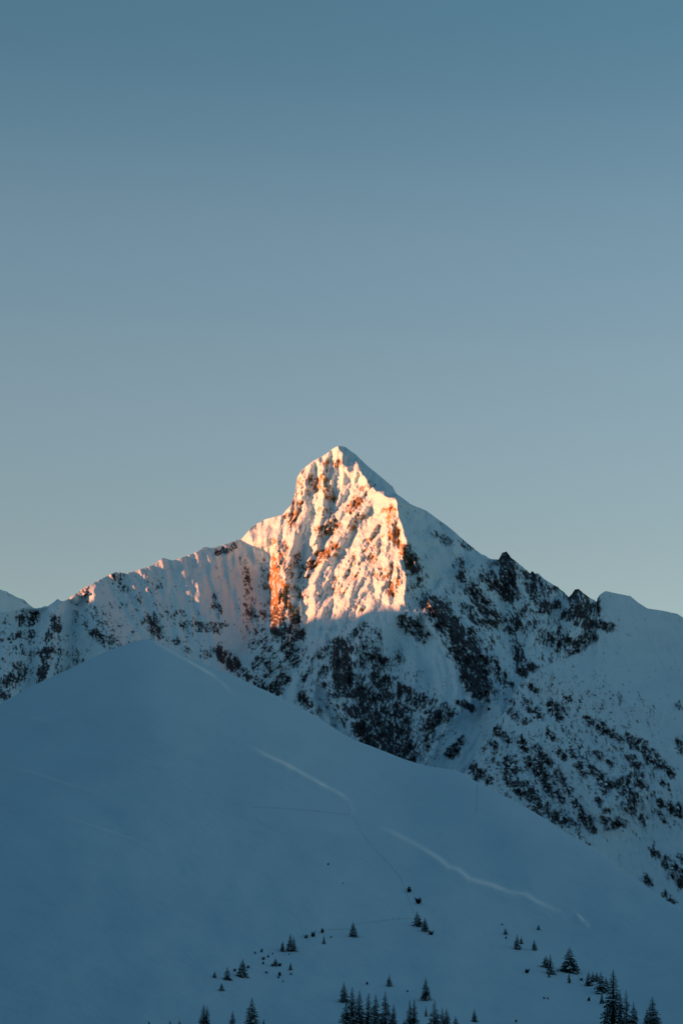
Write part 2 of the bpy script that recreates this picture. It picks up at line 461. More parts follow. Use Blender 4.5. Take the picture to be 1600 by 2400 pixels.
ROCK = [
    # right ridge and right face
    (1186, 1303, 1190, 1388, 26, .95), (1154, 1318, 1160, 1322, 10, .8), (1141, 1354, 1177, 1381, 20, .85), (1079, 1318, 1087, 1372, 18, .62),
    (1096, 1372, 1160, 1452, 22, .78), (1092, 1426, 1154, 1492, 18, .66), (1012, 1417, 1079, 1497, 32, .97), (1079, 1497, 1123, 1609, 38, .97),
    (1101, 1497, 1137, 1542, 20, .75), (1150, 1551, 1190, 1604, 16, .72), (945, 1452, 990, 1493, 20, .74), (948, 1287, 969, 1336, 17, .95),
    (980, 1336, 998, 1399, 14, .55), (1020, 1252, 1056, 1274, 10, .55), (1079, 1269, 1105, 1287, 8, .55), (1239, 1350, 1266, 1408, 22, .78),
    (1270, 1377, 1300, 1385, 14, .62), (1270, 1430, 1302, 1417, 14, .85), (1190, 1448, 1239, 1435, 12, .62), (1195, 1475, 1212, 1457, 14, .95),
    (1351, 1390, 1364, 1430, 28, .95), (1329, 1443, 1355, 1452, 20, .78), (1373, 1461, 1427, 1470, 16, .9), (1288, 1497, 1346, 1519, 26, .78),
    (1369, 1497, 1404, 1479, 18, .85), (1208, 1510, 1221, 1573, 14, .85), (1226, 1555, 1248, 1564, 14, .75), (1244, 1470, 1257, 1488, 12, .55),
    (900, 1564, 936, 1542, 16, .52), (1210, 1400, 1290, 1470, 40, .42), (1240, 1480, 1300, 1540, 36, .42), (1395, 1420, 1405, 1440, 12, .8),
    # around the foot of the lit wall
    (650, 1475, 700, 1488, 20, .92), (665, 1500, 688, 1545, 20, .8), (596, 1431, 600, 1433, 12, .6), (600, 1515, 646, 1496, 18, .6),
    (620, 1580, 635, 1553, 11, .8), (596, 1561, 615, 1540, 11, .75), (642, 1614, 662, 1595, 18, .9), (520, 1538, 543, 1557, 16, .85),
    (551, 1568, 572, 1580, 14, .85), (589, 1591, 642, 1622, 11, .7), (707, 1630, 719, 1649, 16, .75), (740, 1660, 742, 1663, 16, .6),
    (780, 1702, 782, 1704, 8, .85), (711, 1599, 719, 1584, 6, .75), (620, 1520, 660, 1560, 30, .5),
    # buttress
    (750, 1534, 769, 1526, 14, .75), (750, 1568, 765, 1603, 11, .65), (797, 1518, 803, 1599, 30, 1.0), (849, 1476, 880, 1488, 20, .66),
    (853, 1526, 884, 1553, 28, .72), (818, 1614, 864, 1637, 30, .88), (887, 1580, 903, 1630, 20, .9), (826, 1664, 830, 1668, 18, .95),
    (849, 1706, 887, 1744, 28, .95), (857, 1660, 903, 1690, 32, .9), (903, 1725, 949, 1767, 36, .9), (922, 1668, 941, 1706, 30, .87),
    (941, 1622, 987, 1645, 26, .72), (1002, 1702, 1044, 1668, 22, .86), (972, 1744, 998, 1737, 20, .72), (1075, 1645, 1106, 1660, 8, .95),
    (1052, 1767, 1083, 1737, 14, .76), (910, 1561, 937, 1538, 12, .55), (1000, 1640, 1030, 1690, 18, .6),
    # lit face
    (650, 1275, 644, 1330, 15, .70), (642, 1330, 648, 1387, 17, .78), (663, 1380, 654, 1466, 22, .82), (687, 1425, 693, 1460, 14, .82), (668, 1290, 676, 1350, 14, .56), (637, 1326, 640, 1460, 8, .92),
    (677, 1211, 693, 1237, 12, .66), (696, 1180, 690, 1210, 14, .66), (731, 1125, 744, 1141, 14, .66), (763, 1148, 773, 1164, 14, .85),
    (760, 1122, 763, 1090, 14, .66), (786, 1093, 795, 1084, 10, .66), (821, 1192, 837, 1173, 14, .85), (853, 1148, 869, 1135, 12, .66),
    (763, 1199, 782, 1231, 16, .72), (745, 1243, 782, 1243, 14, .64), (913, 1199, 923, 1262, 16, .82), (929, 1266, 930, 1270, 9, .95),
    (722, 1326, 782, 1285, 14, .85), (696, 1301, 700, 1326, 10, .75), (706, 1350, 722, 1350, 10, .75), (786, 1365, 795, 1387, 14, .6),
    (891, 1349, 920, 1333, 18, .75), (932, 1365, 916, 1384, 14, .75), (840, 1422, 842, 1425, 12, .66), (572, 1307, 581, 1403, 10, .55),
    (620, 1326, 626, 1371, 14, .6), (591, 1441, 607, 1435, 12, .66), (986, 1355, 998, 1400, 14, .55), (827, 1483, 878, 1492, 18, .56),
    (700, 1110, 712, 1150, 14, .6), (860, 1300, 900, 1250, 30, .46), (700, 1400, 690, 1350, 20, .55), (820, 1350, 850, 1300, 20, .46), (800, 1240, 840, 1215, 20, .46),
    # thinly scattered rock
    (20, 1500, 140, 1560, 80, .34), (300, 1390, 400, 1480, 60, .22), (590, 1420, 620, 1560, 32, .42), (1090, 1380, 1150, 1600, 60, .36), (830, 1600, 960, 1720, 100, .50),
    (1180, 1340, 1380, 1470, 60, .42), (960, 1330, 1000, 1440, 40, .34), (220, 1440, 290, 1520, 40, .36), (700, 1520, 740, 1640, 30, .34),
    # left ridge
    (50, 1454, 86, 1454, 14, .75), (60, 1438, 90, 1442, 8, .6), (46, 1490, 79, 1486, 12, .66), (10, 1493, 14, 1493, 14, .66), (50, 1522, 54, 1526, 14, .66), (129, 1454, 132, 1472, 15, .85),
    (118, 1490, 114, 1526, 16, .75), (111, 1543, 96, 1593, 16, .75), (46, 1572, 29, 1597, 22, .88), (5, 1600, 14, 1630, 18, .75),
    (218, 1486, 264, 1500, 16, .7), (246, 1456, 250, 1460, 12, .5), (271, 1347, 293, 1390, 14, .5), (357, 1390, 371, 1365, 14, .42),
    (321, 1400, 325, 1404, 12, .5), (350, 1454, 371, 1486, 18, .84), (384, 1440, 390, 1442, 14, .68), (423, 1438, 428, 1442, 14, .68),
    (434, 1465, 438, 1468, 14, .64), (464, 1468, 511, 1468, 14, .75), (503, 1400, 514, 1440, 10, .56), (514, 1525, 550, 1554, 16, .88),
    (511, 1295, 550, 1283, 10, .84), (410, 1497, 414, 1499, 14, .5), (432, 1525, 436, 1527, 14, .55), (480, 1533, 484, 1535, 14, .5), (186, 1550, 164, 1561, 14, .5),
    (175, 1435, 185, 1437, 12, .5), (190, 1392, 205, 1388, 10, .6), (340, 1350, 350, 1380, 12, .36),
]
SUNLIT_OCHRE = [(652, 1260, 648, 1390, 32, .8), (662, 1370, 660, 1430, 34, .8), (690, 1425, 693, 1450, 14, 1), (696, 1175, 690, 1215, 18, .8), (760, 1122, 763, 1085, 16, .8),
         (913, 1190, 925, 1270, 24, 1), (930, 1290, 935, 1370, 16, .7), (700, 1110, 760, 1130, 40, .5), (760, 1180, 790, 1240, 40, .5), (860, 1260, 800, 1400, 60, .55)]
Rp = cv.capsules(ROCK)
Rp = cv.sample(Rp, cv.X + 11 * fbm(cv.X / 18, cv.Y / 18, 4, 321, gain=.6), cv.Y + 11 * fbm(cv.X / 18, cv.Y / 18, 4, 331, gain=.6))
sun_oc = cv.capsules(SUNLIT_OCHRE)
sun_oc = box_blur(sun_oc, 6, 2)
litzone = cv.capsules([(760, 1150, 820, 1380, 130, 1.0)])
sun_oc = np.clip(sun_oc + 0.45 * litzone, 0, 1) * smooth(1480, 1400, cv.Y + 18 * iso)            # sunlight warmth painted into the rock colour, ended at the shadow edge

rough = smooth(0.15, 0.8, Rp)
base_rough = (0.32 + 0.45 * litzone + 0.80 * rough) * (1 - 0.5 * smooth(640, 560, cv.X))
# bedding ledges in the cliffs
led = perlin((cv.X * .55 + cv.Y) / 9.0, (cv.X - cv.Y * .55) / 40.0, 91)
leftzone = smooth(640, 560, cv.X)
rel = off + st_l * 6.0 * (1 - .6 * litzone) * (1 - .65 * leftzone) + st_c * (2.4 + 1.6 * litzone) * (0.45 + 0.55 * np.minimum(base_rough, 1)) \
    + st_m * 0.9 * base_rough + st_f * 0.7 * base_rough + (r1 * 2.3 + r2 * 1.1) * base_rough * (1 - 1.6 * litzone) \
    + led * 1.6 * rough + litzone * 1.3 * ridged(cv.X / 6.5, cv.Y / 6.5, 2, 361) + fine * 0.6 * base_rough + iso * 2.4 * base_rough
Ymain = 4500.0 - 0.70 * (cv.Y - 1045.0) + rel
gy, gx = np.gradient(box_blur(Ymain, 1, 1), cv.step)
steep = smooth(-0.35, 0.9, gy)                       # 0 on even slopes, 1 where the wall stands upright
val = Rp * 1.05 + 0.20 * (steep - 0.25) * (0.4 + rough + litzone) + 0.06 * st_m + 0.10 * st_f + 0.10 * iso + 0.12 * fine - 0.11 * r1 - 0.11 * r2 - 0.05 * litzone + 0.02
rockm = smooth(0.44, 0.78, val)
Ymain = Ymain - rockm * 0.7                          # rock stands a little proud of the snow
Y_MAIN = Ymain

def main_y(px, py): return cv.sample(Y_MAIN, px, py)
def main_attr(px, py): return {'rock': cv.sample(rockm, px, py), 'sunlit_ochre': cv.sample(sun_oc, px, py)}

cols = np.concatenate([np.arange(-650, -60, 6.0), np.arange(-60, 1660, 1.7), np.arange(1660, 2250, 6.0)])
top = interp_line(SKYLINE, cols)
jag = fbm(cols / 9.0, cols * 0 + 3.3, 4, 61) * 3.0 + fbm(cols / 45.0, cols * 0 + 7.7, 2, 65) * 2.0
jag *= np.interp(cols, [0, 560, 600, 690, 720, 800, 930, 1120, 1150, 1400], [1, .8, .4, .5, .7, .25, .25, .5, 1.2, 1.2])
top = top + jag
bot = interp_line(HILL_TOP, cols) + 55
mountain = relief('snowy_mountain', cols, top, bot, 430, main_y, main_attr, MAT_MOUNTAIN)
structure(mountain, 'jagged snow-covered pyramid peak with its upper face in orange sunlight')

# ------------------------------------------------------------------ far peak beyond the left ridge
fcols = np.arange(-300, 222, 4.0)
ftop = interp_line(FAR_TOP, fcols) + fbm(fcols / 12, fcols * 0, 3, 8) * 2
far_off = lambda px, py: 6800 - 0.9 * (py - 1380) + 22 * fbm(px / 40, py / 60, 4, 15)
far = relief('distant_peak', fcols, ftop, ftop * 0 + 1620, 80, far_off,
             lambda px, py: {'rock': smooth(.25, .5, fbm(px / 14, py / 20, 4, 33)), 'sunlit_ochre': px * 0}, MAT_MOUNTAIN)
structure(far, 'distant snowy peak behind the left end of the ridge')

# ------------------------------------------------------------------ rocky spur on the right
cs = Canvas(990, 1770, 1370, 2330, 1.8)
SPUR_OFF = [
    [(980, 1360, -20), (1200, 1360, 0), (1500, 1360, 40), (1780, 1360, 60)],
    [(980, 2340, 0), (1200, 2340, -20), (1500, 2340, -10), (1780, 2340, 20)],
    [(980, 1900, 60), (1085, 1818, 30), (1150, 1712, 15), (1205, 1620, 0), (1260, 1573, -30), (1345, 1535, -10), (1392, 1450, 20), (1404, 1394, 25), (1440, 1390, 30), (1600, 1448, 60), (1770, 1490, 90)],
    [(1260, 1573, -30), (1330, 1600, -45), (1440, 1635, -50), (1540, 1660, -50), (1650, 1720, -50)],
    [(1400, 1520, 20), (1500, 1560, 30), (1640, 1600, 40)],
    [(1225, 1640, -15), (1290, 1700, -55), (1350, 1800, -70), (1400, 1900, -70)],
    [(1180, 1720, -5), (1240, 1800, -20), (1330, 1920, -10)],
    [(1330, 1680, -25), (1440, 1780, -40), (1520, 1850, -50)],
    [(1150, 1800, -30), (1230, 1880, -50), (1310, 1940, -50)],
    [(1400, 1950, -20), (1480, 1960, 0), (1560, 1930, -10)],
    [(1600, 1800, -60), (1620, 1900, -40)],
    [(1500, 2080, 20), (1600, 2030, -20), (1700, 2050, -30)],
]
soff = box_blur(cs.sample(cs.facets(SPUR_OFF), cs.X + 8 * fbm(cs.X / 40, cs.Y / 40, 3, 5), cs.Y + 8 * fbm(cs.X / 40, cs.Y / 40, 3, 9)), 4, 3)
SD = cs.directions([(1150, 1780, .3, 1), (1250, 1650, .2, 1), (1300, 1800, .45, 1), (1400, 1700, .5, 1), (1500, 1800, .3, 1), (1560, 1950, .2, 1), (1500, 1500, .4, 1), (1200, 1700, -.2, 1)])
ss_c = cs.streaks(fbm(cs.X / 16, cs.Y / 16, 2, 131), SD, 22, 4)
ss_m = cs.streaks(fbm(cs.X / 5.5, cs.Y / 5.5, 2, 141), SD, 11, 2.2)
# crags read from the photograph: (x, y, radius) inside a window enlarged 2.8 times
CRAGS = [(590, 270, 25), (540, 370, 32), (610, 420, 32), (735, 405, 52), (450, 430, 30), (530, 470, 20), (350, 540, 36), (320, 620, 27), (410, 590, 20),
         (695, 560, 26), (520, 630, 38), (620, 670, 36), (665, 725, 38), (600, 780, 62), (440, 760, 46), (420, 840, 44), (470, 890, 56), (530, 930, 46), (590, 950, 30), (190, 790, 46), (270, 840, 36),
         (750, 970, 34), (690, 1080, 50), (790, 1110, 46), (610, 1040, 40), (930, 1120, 36), (960, 1170, 32), (1060, 1140, 36), (1100, 1140, 26),
         (1150, 1130, 26), (870, 1020, 26), (1040, 870, 52), (900, 790, 36), (980, 800, 30), (1190, 920, 62), (1270, 860, 46), (1130, 890, 30),
         (1250, 620, 40), (1290, 640, 40), (1340, 690, 50), (1240, 740, 40), (1380, 740, 40), (1120, 570, 36), (1200, 590, 26), (1040, 520, 36), (950, 480, 30), (850, 690, 30),
         (770, 690, 25), (1010, 690, 25), (750, 830, 30), (810, 910, 28), (1220, 1040, 30), (1170, 1040, 20), (1270, 990, 20), (1410, 1010, 25),
         (1480, 1040, 30), (1540, 1060, 36), (1450, 780, 42), (1450, 890, 26), (1420, 1095, 24), (1300, 1130, 22), (1380, 1335, 30), (1470, 1410, 42),
         (1520, 1480, 56), (1555, 1370, 22), (1470, 1635, 30), (1330, 1520, 26), (1550, 640, 42), (1545, 370, 20), (1080, 750, 20), (1010, 1000, 25),
         (280, 390, 25), (680, 930, 32), (720, 860, 20), (440, 340, 20), (800, 320, 24), (640, 860, 24), (400, 1010, 0), (1060, 1060, 18), (340, 740, 20)]
CRAGS = [(1040 + x * .357, 1520 + y * .357, r * .357) for x, y, r in CRAGS if r > 0]
sR = cs.capsules([(x - r * .4, y - r * .5, x + r * .7, y + r * .8, r * 0.95, .76) for x, y, r in CRAGS] +
                 [(1190, 1640, 1300, 1610, 45, .30), (1170, 1760, 1330, 1930, 75, .36), (1330, 1720, 1500, 1860, 95, .33), (1330, 1600, 1500, 1680, 50, .24), (1420, 1450, 1425, 1470, 8, .5),
                  (1500, 1850, 1600, 1900, 60, .28), (1390, 1462, 1428, 1470, 12, .9), (1400, 1400, 1402, 1440, 6, .85), (1375, 1505, 1392, 1490, 10, .8)])
s_iso = fbm(cs.X / 18, cs.Y / 18, 5, 401, gain=.65); s_iso /= s_iso.std()
s_r1 = cs.streaks(ridged(cs.X / 19, cs.Y / 19, 3, 441), SD, 9, 2.2)
s_r2 = cs.streaks(ridged(cs.X / 8, cs.Y / 8, 2, 451), SD, 4, 1.8)
s_fine = fbm(cs.X / 4.0, cs.Y / 4.0, 2, 411, gain=.7); s_fine /= s_fine.std()
sR = cs.sample(sR, cs.X + 13 * fbm(cs.X / 16, cs.Y / 16, 4, 421, gain=.65), cs.Y + 13 * fbm(cs.X / 16, cs.Y / 16, 4, 431, gain=.65))
srough = smooth(.1, .7, sR)
srel = soff + ss_c * (1.0 + 2.2 * srough) + ss_m * (0.3 + 0.8 * srough) + (s_r1 * 2.0 + s_r2) * (0.25 + .9 * srough) + s_iso * (0.5 + 2.6 * srough) + s_fine * (0.1 + .6 * srough)
SPUR_Y = 3900.0 - 0.80 * (cs.Y - 1390.0) + srel
sval = sR * 1.0 + 0.04 * ss_m + 0.10 * s_iso + 0.14 * s_fine - 0.10 * s_r1 - 0.11 * s_r2
srock = smooth(.43, .74, sval)
SPUR_Y = SPUR_Y - srock * 1.0
def spur_y(px, py): return cs.sample(SPUR_Y, px, py)
def spur_attr(px, py): return {'rock': cs.sample(srock, px, py), 'sunlit_ochre': px * 0}
scols = np.concatenate([np.arange(1000, 1680, 1.9), np.arange(1680, 2500, 6.0)])
stop_ = interp_line(SPUR_TOP, scols) + fbm(scols / 8, scols * 0, 3, 71) * np.interp(scols, [1085, 1230, 1380, 1400, 1420, 1600], [3, 2.5, 2, 1.5, .5, .8])
sbot = interp_line(HILL_TOP, scols) + 60
spur = relief('rocky_spur', scols, stop_, np.maximum(sbot, stop_ + 30), 380, spur_y, spur_attr, MAT_SPUR, back_len=420, back_slope=0.75)
structure(spur, 'snowy mountain spur dotted with dark crags at the right')

# ------------------------------------------------------------------ smooth snow hill in front
DRIFTS = [  # wind lips: polyline, half width px, height m
    ([(352, 1500), (390, 1520), (430, 1542), (500, 1582), (545, 1622)], 4, .8),
    ([(590, 1752), (640, 1776), (673, 1791), (744, 1831), (800, 1861), (821, 1880), (826, 1898)], 5, 1.3),
    ([(900, 1940), (975, 1978), (1031, 2013), (1050, 2030), (1073, 2036), (1100, 2059), (1153, 2073), (1191, 2089), (1230, 2095), (1256, 2111), (1306, 2134)], 6, 1.4),
    ([(1345, 2135), (1380, 2172)], 4, .7),
    ([(0, 1789), (91, 1813), (161, 1838), (240, 1860)], 2.5, .28), ([(140, 1908), (245, 1943), (358, 1982)], 2.5, .22),
    ([(70, 1679), (128, 1691)], 3, .25)]
_hx = np.arange(-1000, 2701, 2.0)
_hl = box_blur(np.repeat(interp_line(HILL_TOP, _hx)[None], 3, 0), 22, 3)[1] - 14
_yc = np.polyfit([-200, 0, 350, 700, 1090, 1600, 1820], [1330, 1350, 1400, 1390, 1330, 1080, 950], 3)
_hs = (_hx > -260) & (_hx < 1881)
_hp = np.polyfit(_hx[_hs], _hl[_hs], 4)
def hill_y(px, py, want_glow=False):
    drift_glow = np.zeros(np.shape(px))
    pc = np.interp(px, _hx, _hl)
    yc = np.polyval(_yc, np.clip(px, -250, 1870))
    yb = 645.0
    t0 = np.clip((py - pc) / (2650.0 - pc), 0, 1)
    pc = pc + (np.polyval(_hp, np.clip(px, -250, 1870)) + np.interp(px, [-1000, -250, 1870, 2700], [400, 0, 0, 150]) - pc) * smooth(0.0, 0.45, t0)
    t = np.clip((py - pc) / (2650.0 - pc), 0.002, 1)
    y = yc + (yb - yc) * (0.86 * t + 0.14 * np.sqrt(t))
    y = y + 15 * fbm(px / 420, py / 300, 3, 201) * smooth(0, .15, t) + 3.6 * fbm(px / 150, py / 70, 3, 207) * smooth(0, .1, t)
    y = y + 9 * np.exp(-((px - (1180 + (py - 2000) * .6)) / 130.0) ** 2) * smooth(.05, .3, t)      # shallow trough
    y = y - 0.45 * fbm((px + py * .6) / 30, (py - px * .5) / 8, 3, 213) * smooth(0, .1, t)
    for pts, w, h in DRIFTS:
        best = np.full(np.shape(px), 1e9); sgn = np.zeros(np.shape(px)); along = np.zeros(np.shape(px))
        tot = sum(math.dist(pts[i], pts[i + 1]) for i in range(len(pts) - 1)); acc = 0
        for (x0, y0), (x1, y1) in zip(pts[:-1], pts[1:]):
            ex, ey = x1 - x0, y1 - y0; L = math.hypot(ex, ey)
            tt = np.clip(((px - x0) * ex + (py - y0) * ey) / (L * L), 0, 1)
            qx = px - x0 - tt * ex; qy = py - y0 - tt * ey
            d = np.hypot(qx, qy)
            m = d < best
            best = np.where(m, d, best); sgn = np.where(m, np.sign(ex * qy - ey * qx), sgn); along = np.where(m, (acc + tt * L) / tot, along)
            acc += L
        wl_ = np.where(sgn > 0, w * 3.5, w * 0.75)     # flat brim on the upper right, long apron towards the lower left
        taper = np.sin(np.pi * np.clip(along, 0.02, .98)) ** .5 * (0.75 + 0.5 * perlin(along * 7, along * 0 + h * 9, 3))
        y = y - h * 5.0 * taper * np.exp(-(best / wl_) ** 2)
        drift_glow = np.maximum(drift_glow, np.clip(1.5 * taper * min(1, h) * np.exp(-(best / np.where(sgn > 0, w * 1.0, w * .5)) ** 2), 0, 1))
    return drift_glow if want_glow else y
hcols = np.concatenate([np.arange(-950, -60, 7.0), np.arange(-60, 1660, 2.6), np.arange(1660, 2600, 7.0)])
htop = interp_line(HILL_TOP, hcols)
htop = box_blur(np.repeat(htop[None], 3, 0), 4, 2)[1]
htop = np.minimum(htop, interp_line(HILL_TOP, hcols) + 2) + 0.9 * fbm(hcols / 22, hcols * 0, 3, 91) + 1.2 * fbm(hcols / 90, hcols * 0, 2, 95)
hill = relief('snow_hill', hcols, htop, htop * 0 + 2650, 560, hill_y, lambda a, b: {'drift_glow': hill_y(a, b, True)}, MAT_HILL, back_len=500, back_slope=0.45, skirt_slope=0.4, floor=-60)
structure(hill, 'smooth snow-covered hill crossing the foreground')

# ------------------------------------------------------------------ valley floor and the mountains outside the frame
def valley():
    g = np.sinh(np.linspace(-4.2, 4.2, 141)) / math.sinh(4.2) * 32000
    X, Y = np.meshgrid(g, g)
    Z = -62 + 57 * np.exp(-(X ** 2 + (Y + 60) ** 2) / 180.0 ** 2) + 0 * X
    V = np.stack([X, Y, Z], -1)
    m, nt, b = new_mat('dark_valley_floor')
    geo = nt.nodes.new('ShaderNodeNewGeometry')
    c = ramp(nt, noise_node(nt, 0.01, 6, .6, geo.outputs['Position']).outputs['Fac'], [(0.35, (0.03, 0.05, 0.045)), (0.55, (0.08, 0.11, 0.11)), (0.7, (0.45, 0.52, 0.58))])  # dark floor colour put in to cut light bounced onto the lower hill
    nt.links.new(c.outputs['Color'], b.inputs['Base Color'])
    o = grid_object('valley_ground', V, {}, m, flip=True)
    return structure(o, 'unseen valley floor, forest-dark to cut bounced light, with patches of snow')
valley()

def shade_range():
    """the range on the sun's side of the valley; its shadow covers all but the top of the peak"""
    RP = np.array([(-3900, 8600, 1700), (-3500, 6800, 1750), (-3050, 5500, 1350), (-2750, 4700, 960), (-2450, 3700, 852), (-2400, 3490, 848), (-2360, 3290, 905), (-2250, 2500, 1030), (-1900, 1000, 860), (-1900, -300, 740), (-1500, -1300, 850), (0, -1350, 980), (1500, -1500, 760), (2700, -1300, 250)], float)  # crest heights shaped for the shadow edge; end behind the camera added for shade
    gx = np.arange(-5400, 4200, 40.0); gyy = np.arange(-3400, 9800, 40.0)
    X, Y = np.meshgrid(gx, gyy)
    best = np.full(X.shape, 1e9); H = np.zeros(X.shape); al = np.zeros(X.shape); acc = 0
    for a, b in zip(RP[:-1], RP[1:]):
        e = b[:2] - a[:2]; L = np.hypot(*e)
        t = np.clip(((X - a[0]) * e[0] + (Y - a[1]) * e[1]) / L ** 2, 0, 1)
        d = np.hypot(X - a[0] - t * e[0], Y - a[1] - t * e[1])
        m = d < best
        best = np.where(m, d, best); H = np.where(m, a[2] + (b[2] - a[2]) * t, H); al = np.where(m, acc + t * L, al); acc += L
    Z = H + 20 * fbm(al / 260, al * 0, 3, 5) + 16 * fbm(al / 55, al * 0 + 4, 3, 6) - best * (0.82 + .1 * fbm(X / 500, Y / 500, 3, 7)) + 30 * fbm(X / 160, Y / 160, 5, 11) * smooth(0, 150, best)
    Z = np.maximum(Z, -70)
    Z = np.where((np.abs(X) < 900) & (Y > -300), -70, Z)
    rk = np.maximum(smooth(.1, .35, fbm(X / 90, Y / 90, 4, 21)), smooth(620, 380, Z + 90 * fbm(X / 200, Y / 200, 3, 29)))   # lower slopes darkened like forest to cut light bounced onto the hill
    o = grid_object('unseen_shade_range', np.stack([X, Y, Z], -1), {'rock': rk * .8, 'sunlit_ochre': rk * 0}, MAT_MOUNTAIN, flip=True)
    return structure(o, 'unseen snowy range beside the valley, extended behind the camera to darken it')
shade_range()

# ------------------------------------------------------------------ loose crags on the spur
def rock_material(name):
    m, nt, b = new_mat(name)
    L = nt.links
    geo = nt.nodes.new('ShaderNodeNewGeometry')
    sep = nt.nodes.new('ShaderNodeSeparateXYZ')
    L.new(geo.outputs['Normal'], sep.inputs['Vector'])
    n1 = noise_node(nt, 0.35, 6, 0.7, geo.outputs['Position'])
    add = nt.nodes.new('ShaderNodeMath'); add.operation = 'MULTIPLY_ADD'
    L.new(n1.outputs['Fac'], add.inputs[0]); add.inputs[1].default_value = 0.9
    L.new(sep.outputs['Z'], add.inputs[2])
    fac = ramp(nt, add.outputs['Value'], [(0.62, (0, 0, 0)), (0.80, (1, 1, 1))])
    n2 = noise_node(nt, 0.22, 7, 0.7, geo.outputs['Position'])
    dark = ramp(nt, n2.outputs['Fac'], [(0.30, (0.012, 0.018, 0.026)), (0.50, (0.028, 0.035, 0.045)), (0.72, (0.08, 0.075, 0.075))])
    mx = nt.nodes.new('ShaderNodeMix'); mx.data_type = 'RGBA'
    L.new(fac.outputs['Color'], mx.inputs['Factor'])
    L.new(dark.outputs['Color'], mx.inputs['A']); mx.inputs['B'].default_value = (*SNOW_A, 1)
    L.new(mx.outputs['Result'], b.inputs['Base Color'])
    b.inputs['Roughness'].default_value = 0.85
    bp = nt.nodes.new('ShaderNodeBump'); bp.inputs['Strength'].default_value = 0.6; bp.inputs['Distance'].default_value = 1.0
    L.new(n1.outputs['Fac'], bp.inputs['Height']); L.new(bp.outputs['Normal'], b.inputs['Normal'])
    return m
MAT_CRAG = rock_material('crag_rock')

import bmesh
def crag_mesh(seed):
    r = np.random.RandomState(seed)
    bm = bmesh.new()
    bmesh.ops.create_icosphere(bm, subdivisions=3, radius=1.0)
    co = np.array([v.co[:] for v in bm.verts])
    co[:, 0] *= r.uniform(.8, 1.15); co[:, 2] *= r.uniform(.9, 1.4)
    for k in range(16):                                  # cleave with random planes
        n = r.normal(size=3); n[2] *= .6; n /= np.linalg.norm(n)
        d = r.uniform(.42, .85)
        over = co @ n - d
        co -= np.outer(np.maximum(over, 0) * .95, n)
    co += 0.10 * np.stack([perlin(co[:, 1] * 3 + i, co[:, 2] * 3 + co[:, 0] * 2, seed + i) for i in range(3)], -1)
    for v, c in zip(bm.verts, co): v.co = c
    me = bpy.data.meshes.new('rock_outcrop')
    bm.to_mesh(me); bm.free()
    me.materials.append(MAT_CRAG)
    return me
CRAG_MESHES = [crag_mesh(500 + i) for i in range(8)]
rnd = random.Random(11)
for i, (x, y, r) in enumerate(CRAGS):
    n = 1 if r < 8 else (2 if r < 14 else 3)
    for k in range(n):
        qx = x + (rnd.uniform(-.7, .7) * r if n > 1 else 0); qy = y + (rnd.uniform(-.6, .6) * r if n > 1 else 0)
        rr = r * (1.0 if n == 1 else rnd.uniform(.45, .8))
        Yq = float(spur_y(np.array([qx]), np.array([qy]))[0])
        p = unproject(np.array([qx]), np.array([qy]), np.array([Yq]))[0]
        sc = 0.85 * rr * Yq / FPX
        o = bpy.data.objects.new('rock_outcrop', CRAG_MESHES[rnd.randrange(8)])
        COL.objects.link(o)
        o.parent = spur
        o.location = (p[0], p[1] + sc * .35, p[2] - sc * .35)
        o.scale = (sc * rnd.uniform(.8, 1.1), sc * .8, sc * rnd.uniform(.8, 1.15))
        o.rotation_euler = (rnd.uniform(-.4, .2), rnd.uniform(-.35, .35), rnd.uniform(0, 6.28))

# ------------------------------------------------------------------ spruces
def needle_material():
    m, nt, b = new_mat('spruce_needles')
    oi = nt.nodes.new('ShaderNodeObjectInfo')
    geo = nt.nodes.new('ShaderNodeNewGeometry')
    n = noise_node(nt, 1.2, 3, .6, geo.outputs['Position'])
    c = ramp(nt, n.outputs['Fac'], [(0.3, (0.010, 0.022, 0.016)), (0.6, (0.030, 0.050, 0.034)), (0.8, (0.05, 0.07, 0.05))])
    nt.links.new(c.outputs['Color'], b.inputs['Base Color'])
    b.inputs['Roughness'].default_value = 0.9
    return m
MAT_NEEDLE = needle_material()
MAT_BARK, _nt, _b = new_mat('bark')
_c = ramp(_nt, noise_node(_nt, 6, 4, .6).outputs['Fac'], [(0.3, (0.03, 0.022, 0.017)), (0.7, (0.085, 0.065, 0.05))])
_nt.links.new(_c.outputs['Color'], _b.inputs['Base Color']); _b.inputs['Roughness'].default_value = 0.95
MAT_TREESNOW, _nt, _b = new_mat('snow_on_branches')
_c = ramp(_nt, noise_node(_nt, 3, 4, .6).outputs['Fac'], [(0.3, SNOW_B), (0.7, SNOW_A)])
_nt.links.new(_c.outputs['Color'], _b.inputs['Base Color']); _b.inputs['Roughness'].default_value = 0.8

def mesh_from(name, V, F, mat):
    me = bpy.data.meshes.new(name)
    me.from_pydata(V, [], F)
    me.materials.append(mat)
    me.update()
    return me

